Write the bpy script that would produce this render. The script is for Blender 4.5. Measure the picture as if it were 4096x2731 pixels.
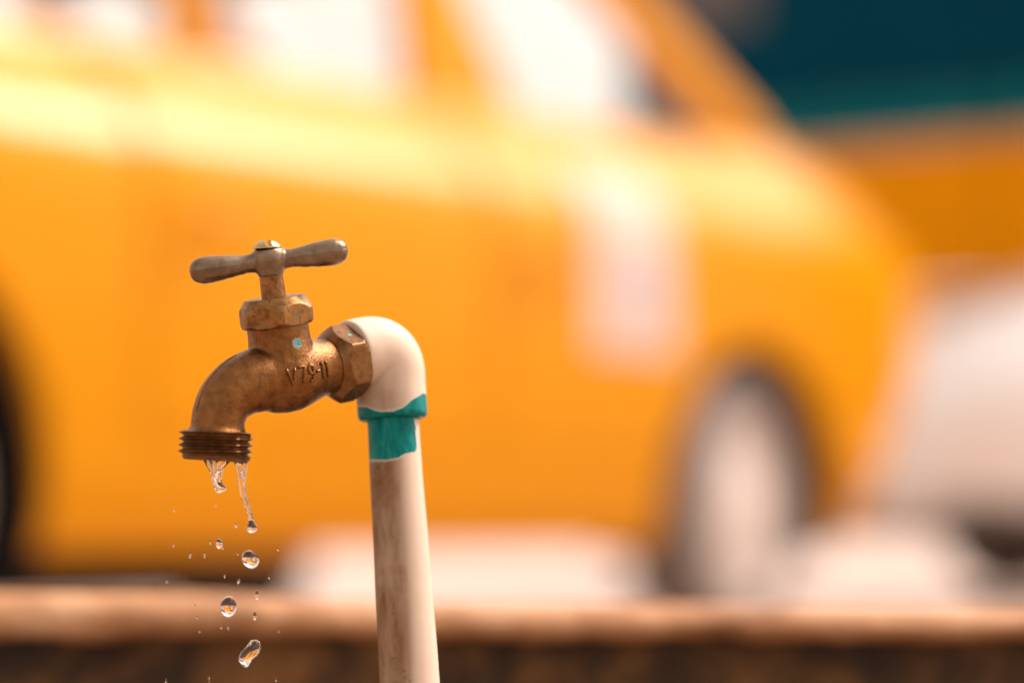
import bpy, bmesh, math, random
from mathutils import Vector, Matrix, noise
from mathutils.bvhtree import BVHTree

random.seed(7)
R = math.radians
PI = math.pi
for _o in list(bpy.data.objects):
    bpy.data.objects.remove(_o)
SC = bpy.context.scene
COL = SC.collection

# ------------------------------------------------------------------ camera
CAM_Z, PITCH, LENS, FOCUS = 0.25, 4.5, 85.0, 0.895
cam_d = bpy.data.cameras.new('camera')
cam = bpy.data.objects.new('camera', cam_d)
COL.objects.link(cam)
cam.location = (0, 0, CAM_Z)
cam.rotation_euler = (R(90 + PITCH), 0, 0)
cam_d.lens, cam_d.sensor_width = LENS, 36.0
cam_d.clip_start, cam_d.clip_end = 0.02, 2000.0
cam_d.dof.use_dof = True
cam_d.dof.focus_distance = FOCUS
cam_d.dof.aperture_fstop = 2.7
SC.camera = cam

# ------------------------------------------------------------------ world, sun, exposure
SUN_AZ, SUN_EL = 120.0, 52.0        # azimuth: degrees to the right of straight behind the camera
world = bpy.data.worlds.new('World')
SC.world = world
world.use_nodes = True
wn, wl = world.node_tree.nodes, world.node_tree.links
bg = wn['Background']
sky = wn.new('ShaderNodeTexSky')
sky.sky_type = 'NISHITA'
sky.sun_disc = False
sky.sun_elevation = R(SUN_EL)
sky.sun_rotation = R(180 - SUN_AZ)
sky.air_density, sky.dust_density, sky.ozone_density = 1.6, 3.0, 1.0
hsv = wn.new('ShaderNodeHueSaturation')
hsv.inputs['Saturation'].default_value = 0.12
wl.new(sky.outputs[0], hsv.inputs['Color'])
tint = wn.new('ShaderNodeMix'); tint.data_type = 'RGBA'; tint.blend_type = 'MULTIPLY'
tint.inputs['Factor'].default_value = 1.0
tint.inputs['B'].default_value = (1.0, 0.875, 0.80, 1)
wl.new(hsv.outputs[0], tint.inputs['A'])
wl.new(tint.outputs['Result'], bg.inputs['Color'])
bg.inputs['Strength'].default_value = 0.08
sun_d = bpy.data.lights.new('sun', 'SUN')
sun_d.energy, sun_d.angle, sun_d.color = 1.5, R(23), (1.0, 0.89, 0.85)
sun = bpy.data.objects.new('sun', sun_d)
COL.objects.link(sun)
_sv = Vector((math.sin(R(SUN_AZ)) * math.cos(R(SUN_EL)), -math.cos(R(SUN_AZ)) * math.cos(R(SUN_EL)), math.sin(R(SUN_EL))))
sun.rotation_euler = _sv.to_track_quat('Z', 'Y').to_euler()
sun.location = _sv * 20
SC.view_settings.view_transform = 'Standard'
SC.view_settings.look = 'None'
SC.view_settings.gamma = 1.0
SC.view_settings.exposure = 1.68
SC.view_settings.use_curve_mapping = False
SC.render.engine = 'CYCLES'
SC.cycles.use_denoising = True
SC.cycles.max_bounces = 16
SC.cycles.transmission_bounces = 12
SC.cycles.transparent_max_bounces = 16
SC.cycles.caustics_refractive = False
SC.cycles.caustics_reflective = False
SC.cycles.sample_clamp_indirect = 8.0

# ------------------------------------------------------------------ materials
def new_mat(name):
    m = bpy.data.materials.new(name)
    m.use_nodes = True
    nt = m.node_tree
    return m, nt, nt.nodes['Principled BSDF']

def N(nt, kind, **kw):
    n = nt.nodes.new(kind)
    for k, v in kw.items():
        setattr(n, k, v)
    return n

def obj_coord(nt):
    return N(nt, 'ShaderNodeTexCoord').outputs['Object']

def noise_tex(nt, co, scale, detail=4.0, rough=0.55, dist=0.0):
    n = N(nt, 'ShaderNodeTexNoise')
    n.inputs['Scale'].default_value = scale
    n.inputs['Detail'].default_value = detail
    n.inputs['Roughness'].default_value = rough
    n.inputs['Distortion'].default_value = dist
    nt.links.new(co, n.inputs['Vector'])
    return n.outputs['Fac']

def ramp(nt, fac, stops):
    r = N(nt, 'ShaderNodeValToRGB')
    e = r.color_ramp.elements
    while len(e) < len(stops):
        e.new(0.5)
    for el, (p, c) in zip(e, stops):
        el.position = p
        el.color = c if len(c) == 4 else (*c, 1)
    nt.links.new(fac, r.inputs['Fac'])
    return r.outputs['Color']

def mixc(nt, fac, a, b):
    m = N(nt, 'ShaderNodeMix', data_type='RGBA')
    for sock, v in (('Factor', fac), ('A', a), ('B', b)):
        if isinstance(v, bpy.types.NodeSocket):
            nt.links.new(v, m.inputs[sock])
        elif sock == 'Factor':
            m.inputs[sock].default_value = v
        else:
            m.inputs[sock].default_value = (*v, 1)
    return m.outputs['Result']

def math_n(nt, op, a, b=None, clamp=False):
    m = N(nt, 'ShaderNodeMath', operation=op, use_clamp=clamp)
    for i, v in enumerate((a, b)):
        if v is None:
            continue
        if isinstance(v, bpy.types.NodeSocket):
            nt.links.new(v, m.inputs[i])
        else:
            m.inputs[i].default_value = v
    return m.outputs[0]

def bump(nt, bsdf, height, strength, dist):
    b = N(nt, 'ShaderNodeBump')
    b.inputs['Strength'].default_value = strength
    b.inputs['Distance'].default_value = dist
    nt.links.new(height, b.inputs['Height'])
    nt.links.new(b.outputs[0], bsdf.inputs['Normal'])
    return b

def setp(b, **kw):
    for k, v in kw.items():
        s = b.inputs[k.replace('_', ' ')]
        if isinstance(v, bpy.types.NodeSocket):
            b.id_data.links.new(v, s)
        elif isinstance(v, tuple):
            s.default_value = (*v, 1)
        else:
            s.default_value = v

def simple(name, col, rough=0.5, metal=0.0, coat=0.0, vary=0.12, scale=6.0, spec=0.5):
    m, nt, b = new_mat(name)
    f = noise_tex(nt, obj_coord(nt), scale)
    lo = tuple(c * (1 - vary) for c in col)
    hi = tuple(min(1, c * (1 + vary)) for c in col)
    setp(b, Base_Color=ramp(nt, f, [(0.3, lo), (0.7, hi)]), Roughness=rough, Metallic=metal, Coat_Weight=coat, Coat_Roughness=0.06)
    b.inputs['Specular IOR Level'].default_value = spec
    return m

def spot_mask(nt, co, centre, radius, wob_scale, wob):
    """1 inside an uneven round spot of a surface, 0 outside (a fleck of paint)."""
    d = N(nt, 'ShaderNodeVectorMath', operation='DISTANCE')
    nt.links.new(co, d.inputs[0]); d.inputs[1].default_value = centre
    n = noise_tex(nt, co, wob_scale, 3)
    v = math_n(nt, 'ADD', d.outputs['Value'], math_n(nt, 'MULTIPLY', math_n(nt, 'SUBTRACT', n, 0.5), wob))
    return math_n(nt, 'LESS_THAN', v, radius)

def brass(name, c_dark, c_mid, c_lite, grain, rough, metal, flecks=(), fleck_noise=0.0, mott=260.0):
    m, nt, b = new_mat(name)
    co = obj_coord(nt)
    big = noise_tex(nt, co, mott, 5, 0.6, 0.4)
    col = ramp(nt, big, [(0.22, c_dark), (0.5, c_mid), (0.75, c_lite)])
    fine = noise_tex(nt, co, 2600.0, 3, 0.6)
    col = mixc(nt, math_n(nt, 'MULTIPLY', math_n(nt, 'SUBTRACT', fine, 0.45, True), 1.4, True), col, c_dark)
    if fleck_noise:
        f = noise_tex(nt, co, 190.0, 4, 0.6, 1.5)
        col = mixc(nt, math_n(nt, 'GREATER_THAN', f, fleck_noise), col, (0.02, 0.20, 0.19))
        g = noise_tex(nt, co, 330.0, 4, 0.6, 0.8)
        col = mixc(nt, math_n(nt, 'MULTIPLY', math_n(nt, 'GREATER_THAN', g, 0.62), 0.75), col, (0.05, 0.03, 0.015))
    paint = None
    for (c, r, pc) in flecks:
        k = spot_mask(nt, co, c, r, 900.0, r * 1.1)
        col = mixc(nt, k, col, pc)
        paint = k if paint is None else math_n(nt, 'MAXIMUM', paint, k)
    setp(b, Base_Color=col)
    setp(b, Metallic=metal if paint is None else math_n(nt, 'MULTIPLY', math_n(nt, 'SUBTRACT', 1.0, paint), metal))
    setp(b, Roughness=math_n(nt, 'ADD', math_n(nt, 'MULTIPLY', big, 0.18), rough - 0.09))
    g = noise_tex(nt, co, 1150.0, 3, 0.65)
    bump(nt, b, g, grain, 0.0008)
    return m

M = {}
TEAL = (0.0, 0.19, 0.18)
M['body'] = brass('cast_brass', (0.10, 0.037, 0.009), (0.215, 0.084, 0.021), (0.30, 0.126, 0.038), 0.42, 0.29, 0.84,
                  flecks=[((-0.0002, -0.0118, 0.0118), 0.0020, (0.22, 0.30, 0.28)), ((0.0007, -0.0118, 0.0119), 0.0011, (0.0, 0.30, 0.27))])
M['nut'] = brass('worn_nut_brass', (0.085, 0.034, 0.008), (0.30, 0.135, 0.033), (0.42, 0.205, 0.066), 0.16, 0.34, 0.66, fleck_noise=0.66,
                 flecks=[((0.0062, -0.0128, 0.0262), 0.0009, (0.0, 0.30, 0.25))])
M['hex'] = brass('worn_hex_brass', (0.085, 0.036, 0.011), (0.22, 0.098, 0.030), (0.30, 0.145, 0.052), 0.14, 0.28, 0.78,
                 flecks=[((0.0270, -0.0070, 0.0110), 0.0008, (0.10, 0.40, 0.36))])
M['thread'] = brass('thread_brass', (0.06, 0.026, 0.009), (0.19, 0.082, 0.025), (0.30, 0.14, 0.048), 0.10, 0.32, 0.85)
M['handle'] = brass('dull_handle_metal', (0.105, 0.058, 0.030), (0.23, 0.158, 0.098), (0.33, 0.25, 0.168), 0.2, 0.30, 0.88, mott=150.0)
M['stem'] = brass('stem_brass', (0.07, 0.03, 0.012), (0.30, 0.135, 0.045), (0.42, 0.20, 0.075), 0.2, 0.38, 0.8, mott=330.0)
M['screw'] = brass('screw_metal', (0.26, 0.16, 0.06), (0.55, 0.38, 0.18), (0.70, 0.54, 0.30), 0.15, 0.28, 0.95)

def pvc_mat():
    m, nt, b = new_mat('weathered_pvc')
    co = obj_coord(nt)
    at = N(nt, 'ShaderNodeAttribute', attribute_name='paint')
    n = noise_tex(nt, co, 420.0, 3)
    edge = math_n(nt, 'ADD', at.outputs['Fac'], math_n(nt, 'MULTIPLY', math_n(nt, 'SUBTRACT', n, 0.5), 1.2))
    mask = math_n(nt, 'GREATER_THAN', edge, 0.0)
    rim = math_n(nt, 'GREATER_THAN', edge, -1.0)
    dirt = noise_tex(nt, co, 45.0, 5, 0.65, 0.6)
    dm = N(nt, 'ShaderNodeAttribute', attribute_name='grime')
    dfac = math_n(nt, 'MULTIPLY', dm.outputs['Fac'], ramp(nt, dirt, [(0.25, (0.62, 0.62, 0.62)), (0.7, (1, 1, 1))]), True)  # dirt breaks up both the staining and the painted shade
    base = mixc(nt, dfac, (0.70, 0.545, 0.42), (0.17, 0.070, 0.014))  # the brown holds both staining and painted shade
    sp = noise_tex(nt, co, 240.0, 3, 0.5)
    spots = ramp(nt, sp, [(0.66, (0, 0, 0)), (0.74, (1, 1, 1))])
    base = mixc(nt, math_n(nt, 'MULTIPLY', math_n(nt, 'MULTIPLY', spots, dm.outputs['Fac']), 0.7, True), base, (0.09, 0.055, 0.03))
    base = mixc(nt, math_n(nt, 'MULTIPLY', rim, 0.55), base, (0.55, 0.52, 0.45))
    strk = N(nt, 'ShaderNodeMapping'); strk.inputs['Scale'].default_value = (1.0, 1.0, 0.25)
    nt.links.new(co, strk.inputs['Vector'])
    tn = noise_tex(nt, strk.outputs[0], 330.0, 4, 0.65, 0.4)
    teal = ramp(nt, tn, [(0.30, (0.0, 0.11, 0.105)), (0.50, TEAL), (0.74, (0.03, 0.27, 0.25))])
    col = mixc(nt, mask, base, teal)
    b.inputs['Specular IOR Level'].default_value = 0.12
    setp(b, Base_Color=col, Roughness=math_n(nt, 'SUBTRACT', 0.46, math_n(nt, 'MULTIPLY', mask, 0.12)))
    bump(nt, b, noise_tex(nt, co, 300.0, 3), 0.08, 0.0008)
    return m
M['pvc'] = pvc_mat()

def water_mat():
    m, nt, b = new_mat('clear_water')
    setp(b, Base_Color=(1, 1, 1), Roughness=0.0, IOR=1.333, Transmission_Weight=1.0)
    return m
M['water'] = water_mat()

def paint_mat(name, col, coat=1.0, rough=0.35, dust=(0.55, 0.42, 0.28), dustf=0.06):
    m, nt, b = new_mat(name)
    co = obj_coord(nt)
    f = noise_tex(nt, co, 5.0, 5, 0.6)
    c = mixc(nt, math_n(nt, 'MULTIPLY', f, dustf * 2), col, dust)
    setp(b, Base_Color=c, Roughness=rough, Coat_Weight=coat, Coat_Roughness=0.24, Coat_IOR=1.235, IOR=1.02)
    return m
M['taxi'] = paint_mat('yellow_car_paint', (0.66, 0.262, 0.0), coat=1.0, dustf=0.0)
M['white_paint'] = paint_mat('white_car_paint', (0.90, 0.87, 0.85))
M['black_rubber'] = simple('dusty_tyre_rubber', (0.22, 0.18, 0.155), 0.9)
M['wheel_paint'] = simple('pale_wheel_enamel', (0.62, 0.53, 0.48), 0.5)
M['dark_trim'] = simple('dark_underbody', (0.016, 0.011, 0.008), 0.8)
M['chrome'] = simple('dull_chrome', (0.7, 0.66, 0.62), 0.25, 1.0)
M['seat'] = simple('pale_seat_cloth', (0.62, 0.56, 0.50), 0.9)
M['liner'] = simple('headliner_cloth', (0.20, 0.15, 0.11), 0.9)
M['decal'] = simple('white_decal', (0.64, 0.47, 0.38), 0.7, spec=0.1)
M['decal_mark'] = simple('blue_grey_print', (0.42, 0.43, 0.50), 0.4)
M['lamp_lens'] = simple('lamp_lens', (0.75, 0.72, 0.68), 0.1, 0.0, 0.6)
M['navy_sheet'] = simple('navy_painted_sheet', (0.0, 0.042, 0.072), 0.6, spec=0.03)
M['teal_strip'] = simple('teal_painted_rail', (0.0, 0.12, 0.13), 0.6, spec=0.05)
M['ochre_sheet'] = simple('ochre_yellow_sheet', (0.74, 0.27, 0.0), 0.7, vary=0.14, spec=0.06)
M['tan_plaster'] = simple('tan_plaster', (0.50, 0.27, 0.14), 0.9)
M['mud'] = simple('damp_cement', (0.26, 0.17, 0.11), 0.6, vary=0.35, scale=9)
M['grey_cloth'] = simple('grey_board', (0.10, 0.085, 0.085), 0.7)

def glass_mat():
    m, nt, b = new_mat('window_glass')
    out = nt.nodes['Material Output']
    tr = N(nt, 'ShaderNodeBsdfTransparent'); tr.inputs['Color'].default_value = (0.97, 0.97, 0.96, 1)
    gl = N(nt, 'ShaderNodeBsdfGlossy'); gl.inputs['Roughness'].default_value = 0.03
    lw = N(nt, 'ShaderNodeLayerWeight'); lw.inputs['Blend'].default_value = 0.5
    fr = math_n(nt, 'ADD', math_n(nt, 'MULTIPLY', math_n(nt, 'POWER', lw.outputs['Facing'], 5.0), 0.95), 0.03, True)
    mx = N(nt, 'ShaderNodeMixShader')
    nt.links.new(fr, mx.inputs[0]); nt.links.new(tr.outputs[0], mx.inputs[1]); nt.links.new(gl.outputs[0], mx.inputs[2])
    nt.links.new(mx.outputs[0], out.inputs['Surface'])
    return m
M['glass'] = glass_mat()

def ground_mat():
    m, nt, b = new_mat('dusty_street')
    co = obj_coord(nt)
    f = noise_tex(nt, co, 0.7, 6, 0.65)
    g = noise_tex(nt, co, 40.0, 4, 0.6)
    c = ramp(nt, f, [(0.3, (0.48, 0.36, 0.29)), (0.7, (0.62, 0.49, 0.42))])
    c = mixc(nt, math_n(nt, 'MULTIPLY', g, 0.25), c, (0.20, 0.15, 0.12))
    setp(b, Base_Color=c, Roughness=0.9)
    bump(nt, b, g, 0.4, 0.01)
    return m
M['ground'] = ground_mat()

def wall_mats():
    m, nt, b = new_mat('grimy_wall_face')
    co = obj_coord(nt)
    f = noise_tex(nt, co, 22.0, 5, 0.6, 0.5)
    c = ramp(nt, f, [(0.30, (0.012, 0.009, 0.009)), (0.46, (0.060, 0.029, 0.010)), (0.68, (0.21, 0.098, 0.030))])
    setp(b, Base_Color=c, Roughness=0.9)
    bump(nt, b, noise_tex(nt, co, 70.0, 5), 0.7, 0.01)
    m2, nt, b = new_mat('worn_cement_coping')
    co = obj_coord(nt)
    f = noise_tex(nt, co, 16.0, 5, 0.6, 0.3)
    c = ramp(nt, f, [(0.30, (0.20, 0.078, 0.022)), (0.52, (0.43, 0.205, 0.088)), (0.75, (0.60, 0.36, 0.205))])
    setp(b, Base_Color=c, Roughness=0.85)
    bump(nt, b, noise_tex(nt, co, 90.0, 5), 0.6, 0.006)
    return m, m2
M['wall_face'], M['coping'] = wall_mats()

# ------------------------------------------------------------------ mesh helpers
def tag(o, label=None, cat=None, group=None, kind=None):
    for k, v in (('label', label), ('category', cat), ('group', group), ('kind', kind)):
        if v:
            o[k] = v
    return o

def link(name, me, mat, parent=None, smooth=30.0):
    o = bpy.data.objects.new(name, me)
    COL.objects.link(o)
    if mat is not None:
        me.materials.clear()
        me.materials.append(mat)
    if smooth is not None:
        for p in me.polygons:
            p.use_smooth = True
        if smooth < 179:
            me.set_sharp_from_angle(angle=R(smooth))
    o.parent = parent
    return o

def empty(name, mat4=None):
    o = bpy.data.objects.new(name, None)
    o.empty_display_size = 0.05
    COL.objects.link(o)
    if mat4 is not None:
        o.matrix_world = mat4
    return o

def grid_mesh(rows, close_u=True, caps=True):
    """rows: list of rings (lists of points) -> mesh"""
    bm = bmesh.new()
    add_grid(bm, rows, close_u, caps)
    return to_mesh(bm)

def add_grid(bm, rows, close_u=True, caps=True):
    vs = [[bm.verts.new(p) for p in r] for r in rows]
    n = len(rows[0])
    for i in range(len(rows) - 1):
        for j in range(n if close_u else n - 1):
            k = (j + 1) % n
            bm.faces.new((vs[i][j], vs[i][k], vs[i + 1][k], vs[i + 1][j]))
    if caps and close_u:
        bm.faces.new(list(reversed(vs[0])))
        bm.faces.new(vs[-1])
    return vs

def to_mesh(bm, scale=1.0):
    if scale != 1.0:
        bmesh.ops.scale(bm, vec=(scale,) * 3, verts=bm.verts)
    bmesh.ops.recalc_face_normals(bm, faces=bm.faces)
    me = bpy.data.meshes.new('mesh')
    bm.to_mesh(me)
    bm.free()
    return me

def frames(path, up=Vector((0, 1, 0))):
    out = []
    for i, p in enumerate(path):
        a = path[max(0, i - 1)]; b = path[min(len(path) - 1, i + 1)]
        t = (b - a).normalized()
        s = t.cross(up)
        if s.length < 1e-4:
            s = t.cross(Vector((1, 0, 0.1)))
        s.normalize()
        out.append((p, t, s, s.cross(t).normalized()))
    return out

def sweep_rows(path, radii, n=32, up=Vector((0, 1, 0))):
    rows = []
    for (p, t, s, u), r in zip(frames(path, up), radii):
        rows.append([p + (s * math.cos(2 * PI * k / n) + u * math.sin(2 * PI * k / n)) * r for k in range(n)])
    return rows

def resample(pts, m):
    """Catmull-Rom through (x, y, z, r ...) tuples"""
    out = []
    n = len(pts)
    for i in range(n - 1):
        p0, p1, p2, p3 = pts[max(0, i - 1)], pts[i], pts[i + 1], pts[min(n - 1, i + 2)]
        for k in range(m):
            t = k / m
            out.append(tuple(0.5 * (2 * b + (c - a) * t + (2 * a - 5 * b + 4 * c - d) * t * t + (3 * b - a - 3 * c + d) * t ** 3)
                             for a, b, c, d in zip(p0, p1, p2, p3)))
    out.append(tuple(pts[-1]))
    return out

def add_tube(bm, pts, m=6, n=20, up=Vector((0, 1, 0))):
    q = resample(pts, m)
    add_grid(bm, sweep_rows([Vector(p[:3]) for p in q], [p[3] for p in q], n, up))

def add_lathe(bm, prof, axis='Z', n=64, centre=(0, 0, 0)):
    rows = []
    for (r, h) in prof:
        ring = []
        for k in range(n):
            a = 2 * PI * k / n
            c, s = max(r, 1e-4) * math.cos(a), max(r, 1e-4) * math.sin(a)
            p = (c, s, h) if axis == 'Z' else (h, c, s)
            ring.append(Vector(p) + Vector(centre))
        rows.append(ring)
    add_grid(bm, rows)

def add_box(bm, lo, hi, mat=None):
    r = bmesh.ops.create_cube(bm, size=1.0)
    for v in r['verts']:
        v.co = Vector([lo[i] + (v.co[i] + 0.5) * (hi[i] - lo[i]) for i in range(3)])
    if mat is not None:
        bmesh.ops.transform(bm, matrix=mat, verts=r['verts'])

def fuse(bm, voxel, smooth_it, factor=0.5):
    """voxel-remesh overlapping shapes into one continuous cast surface"""
    bmesh.ops.recalc_face_normals(bm, faces=bm.faces)
    me = bpy.data.meshes.new('tmp')
    bm.to_mesh(me); bm.free()
    o = bpy.data.objects.new('tmp', me)
    COL.objects.link(o)
    md = o.modifiers.new('r', 'REMESH'); md.mode = 'VOXEL'; md.voxel_size = voxel; md.adaptivity = 0.0
    if smooth_it:
        sm = o.modifiers.new('s', 'SMOOTH'); sm.factor = factor; sm.iterations = smooth_it
    dg = bpy.context.evaluated_depsgraph_get()
    out = bpy.data.meshes.new_from_object(o.evaluated_get(dg))
    bpy.data.objects.remove(o)
    bpy.data.meshes.remove(me)
    return out

def scale_mesh(me, k):
    me.transform(Matrix.Scale(k, 4))
    return me

# ------------------------------------------------------------------ setting: street and low wall
def street():
    bm = bmesh.new()
    bmesh.ops.create_grid(bm, x_segments=8, y_segments=8, size=600)
    o = link('street', to_mesh(bm), M['ground'], smooth=None)
    tag(o, kind='structure')
street()
def add_bounce_ground():
    bm = bmesh.new()
    bmesh.ops.create_grid(bm, x_segments=60, y_segments=40, size=1)
    for v in bm.verts:
        v.co = Vector((v.co.x * 3.0, -1.4 + v.co.y * 2.605, 0.006 + 0.004 * noise.noise(v.co * 9)))
    o = link('wet_yard_ground', to_mesh(bm), M['mud'], smooth=180)  # unseen ground sheet added to cut light bounced up under the tap
    tag(o, kind='structure')
add_bounce_ground()

def low_wall():
    root = empty('low_wall', Matrix.Translation((0, 1.20, 0)))
    tag(root, 'low dark grimy wall with a pale cement coping behind the tap', 'wall')
    xs = [-0.9 + 1.8 * i / 260 for i in range(261)]
    def top(x):
        return 0.2165 - 0.0135 * x + 0.0014 * noise.noise(Vector((x * 9, 3.1, 0))) - 0.0025 * (1 / (1 + math.exp(-(x + 0.15) * 40)))
    def lip(x):
        return 0.2025 + 0.0032 * noise.noise(Vector((x * 26, 0, 7))) + 0.0016 * noise.noise(Vector((x * 70, 2, 7))) - 0.003 * x
    rows = []
    for x in xs:
        t, l = top(x), lip(x)
        pr = [(0.020, l - 0.006), (0.004, l - 0.0045), (0.001, l - 0.002), (0.0, l), (0.001, l + (t - l) * 0.30), (0.005, l + (t - l) * 0.62), (0.012, l + (t - l) * 0.85),
              (0.022, l + (t - l) * 0.97), (0.034, t), (0.10, t - 0.001), (0.128, t - 0.006), (0.135, t - 0.016), (0.135, l - 0.006)]
        rows.append([Vector((x, y + 0.0015 * noise.noise(Vector((x * 40, y * 60, 1))), z)) for y, z in pr])
    link('coping', grid_mesh(rows), M['coping'], root, 60)
    rows = []
    zs = [-0.02, 0.02, 0.05, 0.08, 0.10, 0.12, 0.14, 0.155, 0.17, 0.18, 0.199]
    bm = bmesh.new()
    fr = []
    for x in xs[::2]:
        col = [Vector((x, 0.018 + 0.006 * noise.noise(Vector((x * 22, z * 30, 4))) + 0.003 * noise.noise(Vector((x * 60, z * 60, 9))), z)) for z in zs]
        col += [Vector((x, 0.13, 0.199)), Vector((x, 0.13, -0.02))]
        fr.append(col)
    add_grid(bm, fr)
    link('wall_face', to_mesh(bm), M['wall_face'], root, 60)
low_wall()

# ------------------------------------------------------------------ the tap
F_PX = LENS / 36.0 * 2352.0            # focal length in pixels of a 2352-wide view
CAM_M = Matrix.Translation(cam.location) @ cam.rotation_euler.to_matrix().to_4x4()
def at(px, py, depth):
    """place a small thing at its measured spot: pixel of the 2352-wide photograph + distance"""
    return CAM_M @ Vector(((px - 1176) / F_PX * depth, -(py - 784) / F_PX * depth, -depth))

s_c = Vector((-0.120, 0.985, 0.085)).normalized()
d_c = Vector((0.766, 0.19, -0.62)); d_c = (d_c - s_c * d_c.dot(s_c)).normalized()
y_c = s_c.cross(d_c)
rot = Matrix((d_c, y_c, s_c)).transposed()
TAP_M = Matrix.Translation(at(652, 860, 0.900)) @ (CAM_M.to_3x3() @ rot).to_4x4()
TAP_I = TAP_M.inverted()
tap = empty('garden_tap', TAP_M)
tag(tap, 'aged brass garden tap dripping water, fitted to a white pipe with a teal band', 'tap')
MMS = 0.001

def body_part():
    bm = bmesh.new()
    add_lathe(bm, [(0.5, -15.5), (5, -15), (9.6, -13), (12.0, -10), (13.6, -6), (14.3, -1), (14.2, 3.5), (13.4, 7), (12.2, 11), (11.0, 15), (10.6, 19), (10.6, 23), (10.6, 25.5), (0.2, 25.6)], 'X')
    add_lathe(bm, [(0.2, -6), (10, -5.5), (13.2, 0), (13.3, 4), (12.9, 7), (12.1, 10), (11.6, 13), (11.5, 16), (11.5, 20.5), (0.2, 20.6)], 'Z')
    pts = [(-1, 0, -0.6, 11.6), (-5, 0, -0.4, 12.1), (-12, 0, -0.2, 11.9), (-19.5, 0, -1.4, 11.2), (-26.0, 0, -4.8, 10.4), (-29.6, 0, -9.2, 9.9), (-31.0, 0, -12.6, 9.75),
           (-31.5, 0, -14.8, 10.0), (-31.85, 0, -16.2, 11.2), (-32.05, 0, -17.1, 12.6), (-32.2, 0, -17.8, 12.7)]
    add_tube(bm, pts, 8, 48)
    me = fuse(bm, 0.42, 14, 0.5)
    bvh = BVHTree.FromPolygons([v.co.copy() for v in me.vertices], [tuple(p.vertices) for p in me.polygons])
    scale_mesh(me, MMS)
    o = link('valve_body', me, M['body'], tap, 180)
    return o, bvh
body, BVH = body_part()

def lettering():
    """raised cast characters V79-11 on the side of the body"""
    S = [  # strokes in mm on the side of the body: x along the inlet, z up
        [(-7.1, 3.2), (-5.4, -3.3), (-3.8, 2.8)],
        [(-2.6, 2.8), (0.3, 3.0)], [(0.3, 3.0), (-0.5, 0.2), (-1.1, -3.1)],
        [(4.0, 0.5), (3.1, -0.3), (2.1, 0.2), (1.9, 1.8), (2.8, 3.0), (3.8, 2.6), (4.1, 1.0), (3.8, -1.2), (3.1, -2.8), (2.0, -3.0)],
        [(5.3, 0.2), (7.1, 0.3)],
        [(8.2, 2.5), (8.9, 3.1)], [(8.9, 3.1), (8.8, -2.9)],
        [(10.8, 2.5), (11.5, 3.1)], [(11.5, 3.1), (11.4, -2.9)]]
    bm = bmesh.new()
    for st in S:
        q = []
        for i in range(len(st) - 1):
            for k in range(8):
                t = k / 8
                q.append((st[i][0] + (st[i + 1][0] - st[i][0]) * t, st[i][1] + (st[i + 1][1] - st[i][1]) * t))
        q.append(st[-1])
        path = []
        for x, z in q:
            h = BVH.ray_cast(Vector((x, -40, z + 0.15)), Vector((0, 1, 0)))
            path.append(h[0] + h[1] * 0.14)
        rr = [0.58] * len(path)
        rr[0] = rr[-1] = 0.36
        add_grid(bm, sweep_rows(path, rr, 10, Vector((0.3, 1, 0.2))))
    o = link('raised_lettering', to_mesh(bm, MMS), M['body'], body, 180)
    o['label'] = 'raised cast characters V79-11'
lettering()

def seam():
    bm = bmesh.new()
    path = []
    for a in range(0, 61):
        t = a / 60
        x = -20 - 24 * min(1, t * 1.25)
        ang = R(95 + 85 * t)
        c = Vector((-18, 0, -7))
        h = BVH.ray_cast(c + Vector((math.cos(ang), 0, math.sin(ang))) * 40, -Vector((math.cos(ang), 0, math.sin(ang))))
        if h[0] is not None and h[0].z > -15.8:
            path.append(h[0])
    rr = [0.10 + 0.22 * abs(noise.noise(Vector((i * 0.31, 2, 0)))) + 0.12 for i in range(len(path))]
    add_grid(bm, sweep_rows(path, rr, 8))
    link('casting_seam', to_mesh(bm, MMS), M['body'], body, 180)
seam()

def hex_rows(apothem, r_cut, prof, phase, axis, n_side=28):
    """prof: (height, cone radius) -> rings of min(hexagon, cut corner, cone)"""
    n = 6 * n_side
    rows = []
    for h, rc in prof:
        ring = []
        for k in range(n):
            a = 2 * PI * k / n
            f = (a % (PI / 3)) - PI / 6
            r = min(apothem / math.cos(f), r_cut / math.cos(PI / 6 - abs(f)), rc)
            b = a + phase
            ring.append(Vector((r * math.cos(b), r * math.sin(b), h)) if axis == 'Z' else Vector((h, r * math.cos(b), r * math.sin(b))))
        rows.append(ring)
    return rows

def packing_nut():
    bm = bmesh.new()
    z0, z1, ap, rc = 18.2, 29.0, 13.0, 14.35
    prof = [(z0, 8.0), (z0, 12.6), (z0 + 0.35, 13.2), (z0 + 0.8, 13.6), (z0 + 1.3, 15)]
    prof += [(z1 - 5.4 + 0.2 * i, 14.7 - 0.13 * i) for i in range(27)]
    prof += [(z1 - 0.05, 11.1), (z1, 10.7), (z1, 4.2)]
    # camera side is -Y: a corner stands 13 degrees to the right of the viewer
    ax = math.atan2(-TAP_M.inverted().to_3x3().__matmul__(CAM_M.to_3x3() @ Vector((0, 0, -1))).y, -(TAP_I.to_3x3() @ (CAM_M.to_3x3() @ Vector((0, 0, -1)))).x)
    add_grid(bm, hex_rows(ap, rc, prof, ax + R(13), 'Z'))
    link('packing_nut', to_mesh(bm, MMS), M['nut'], tap, 22)
packing_nut()

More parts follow.
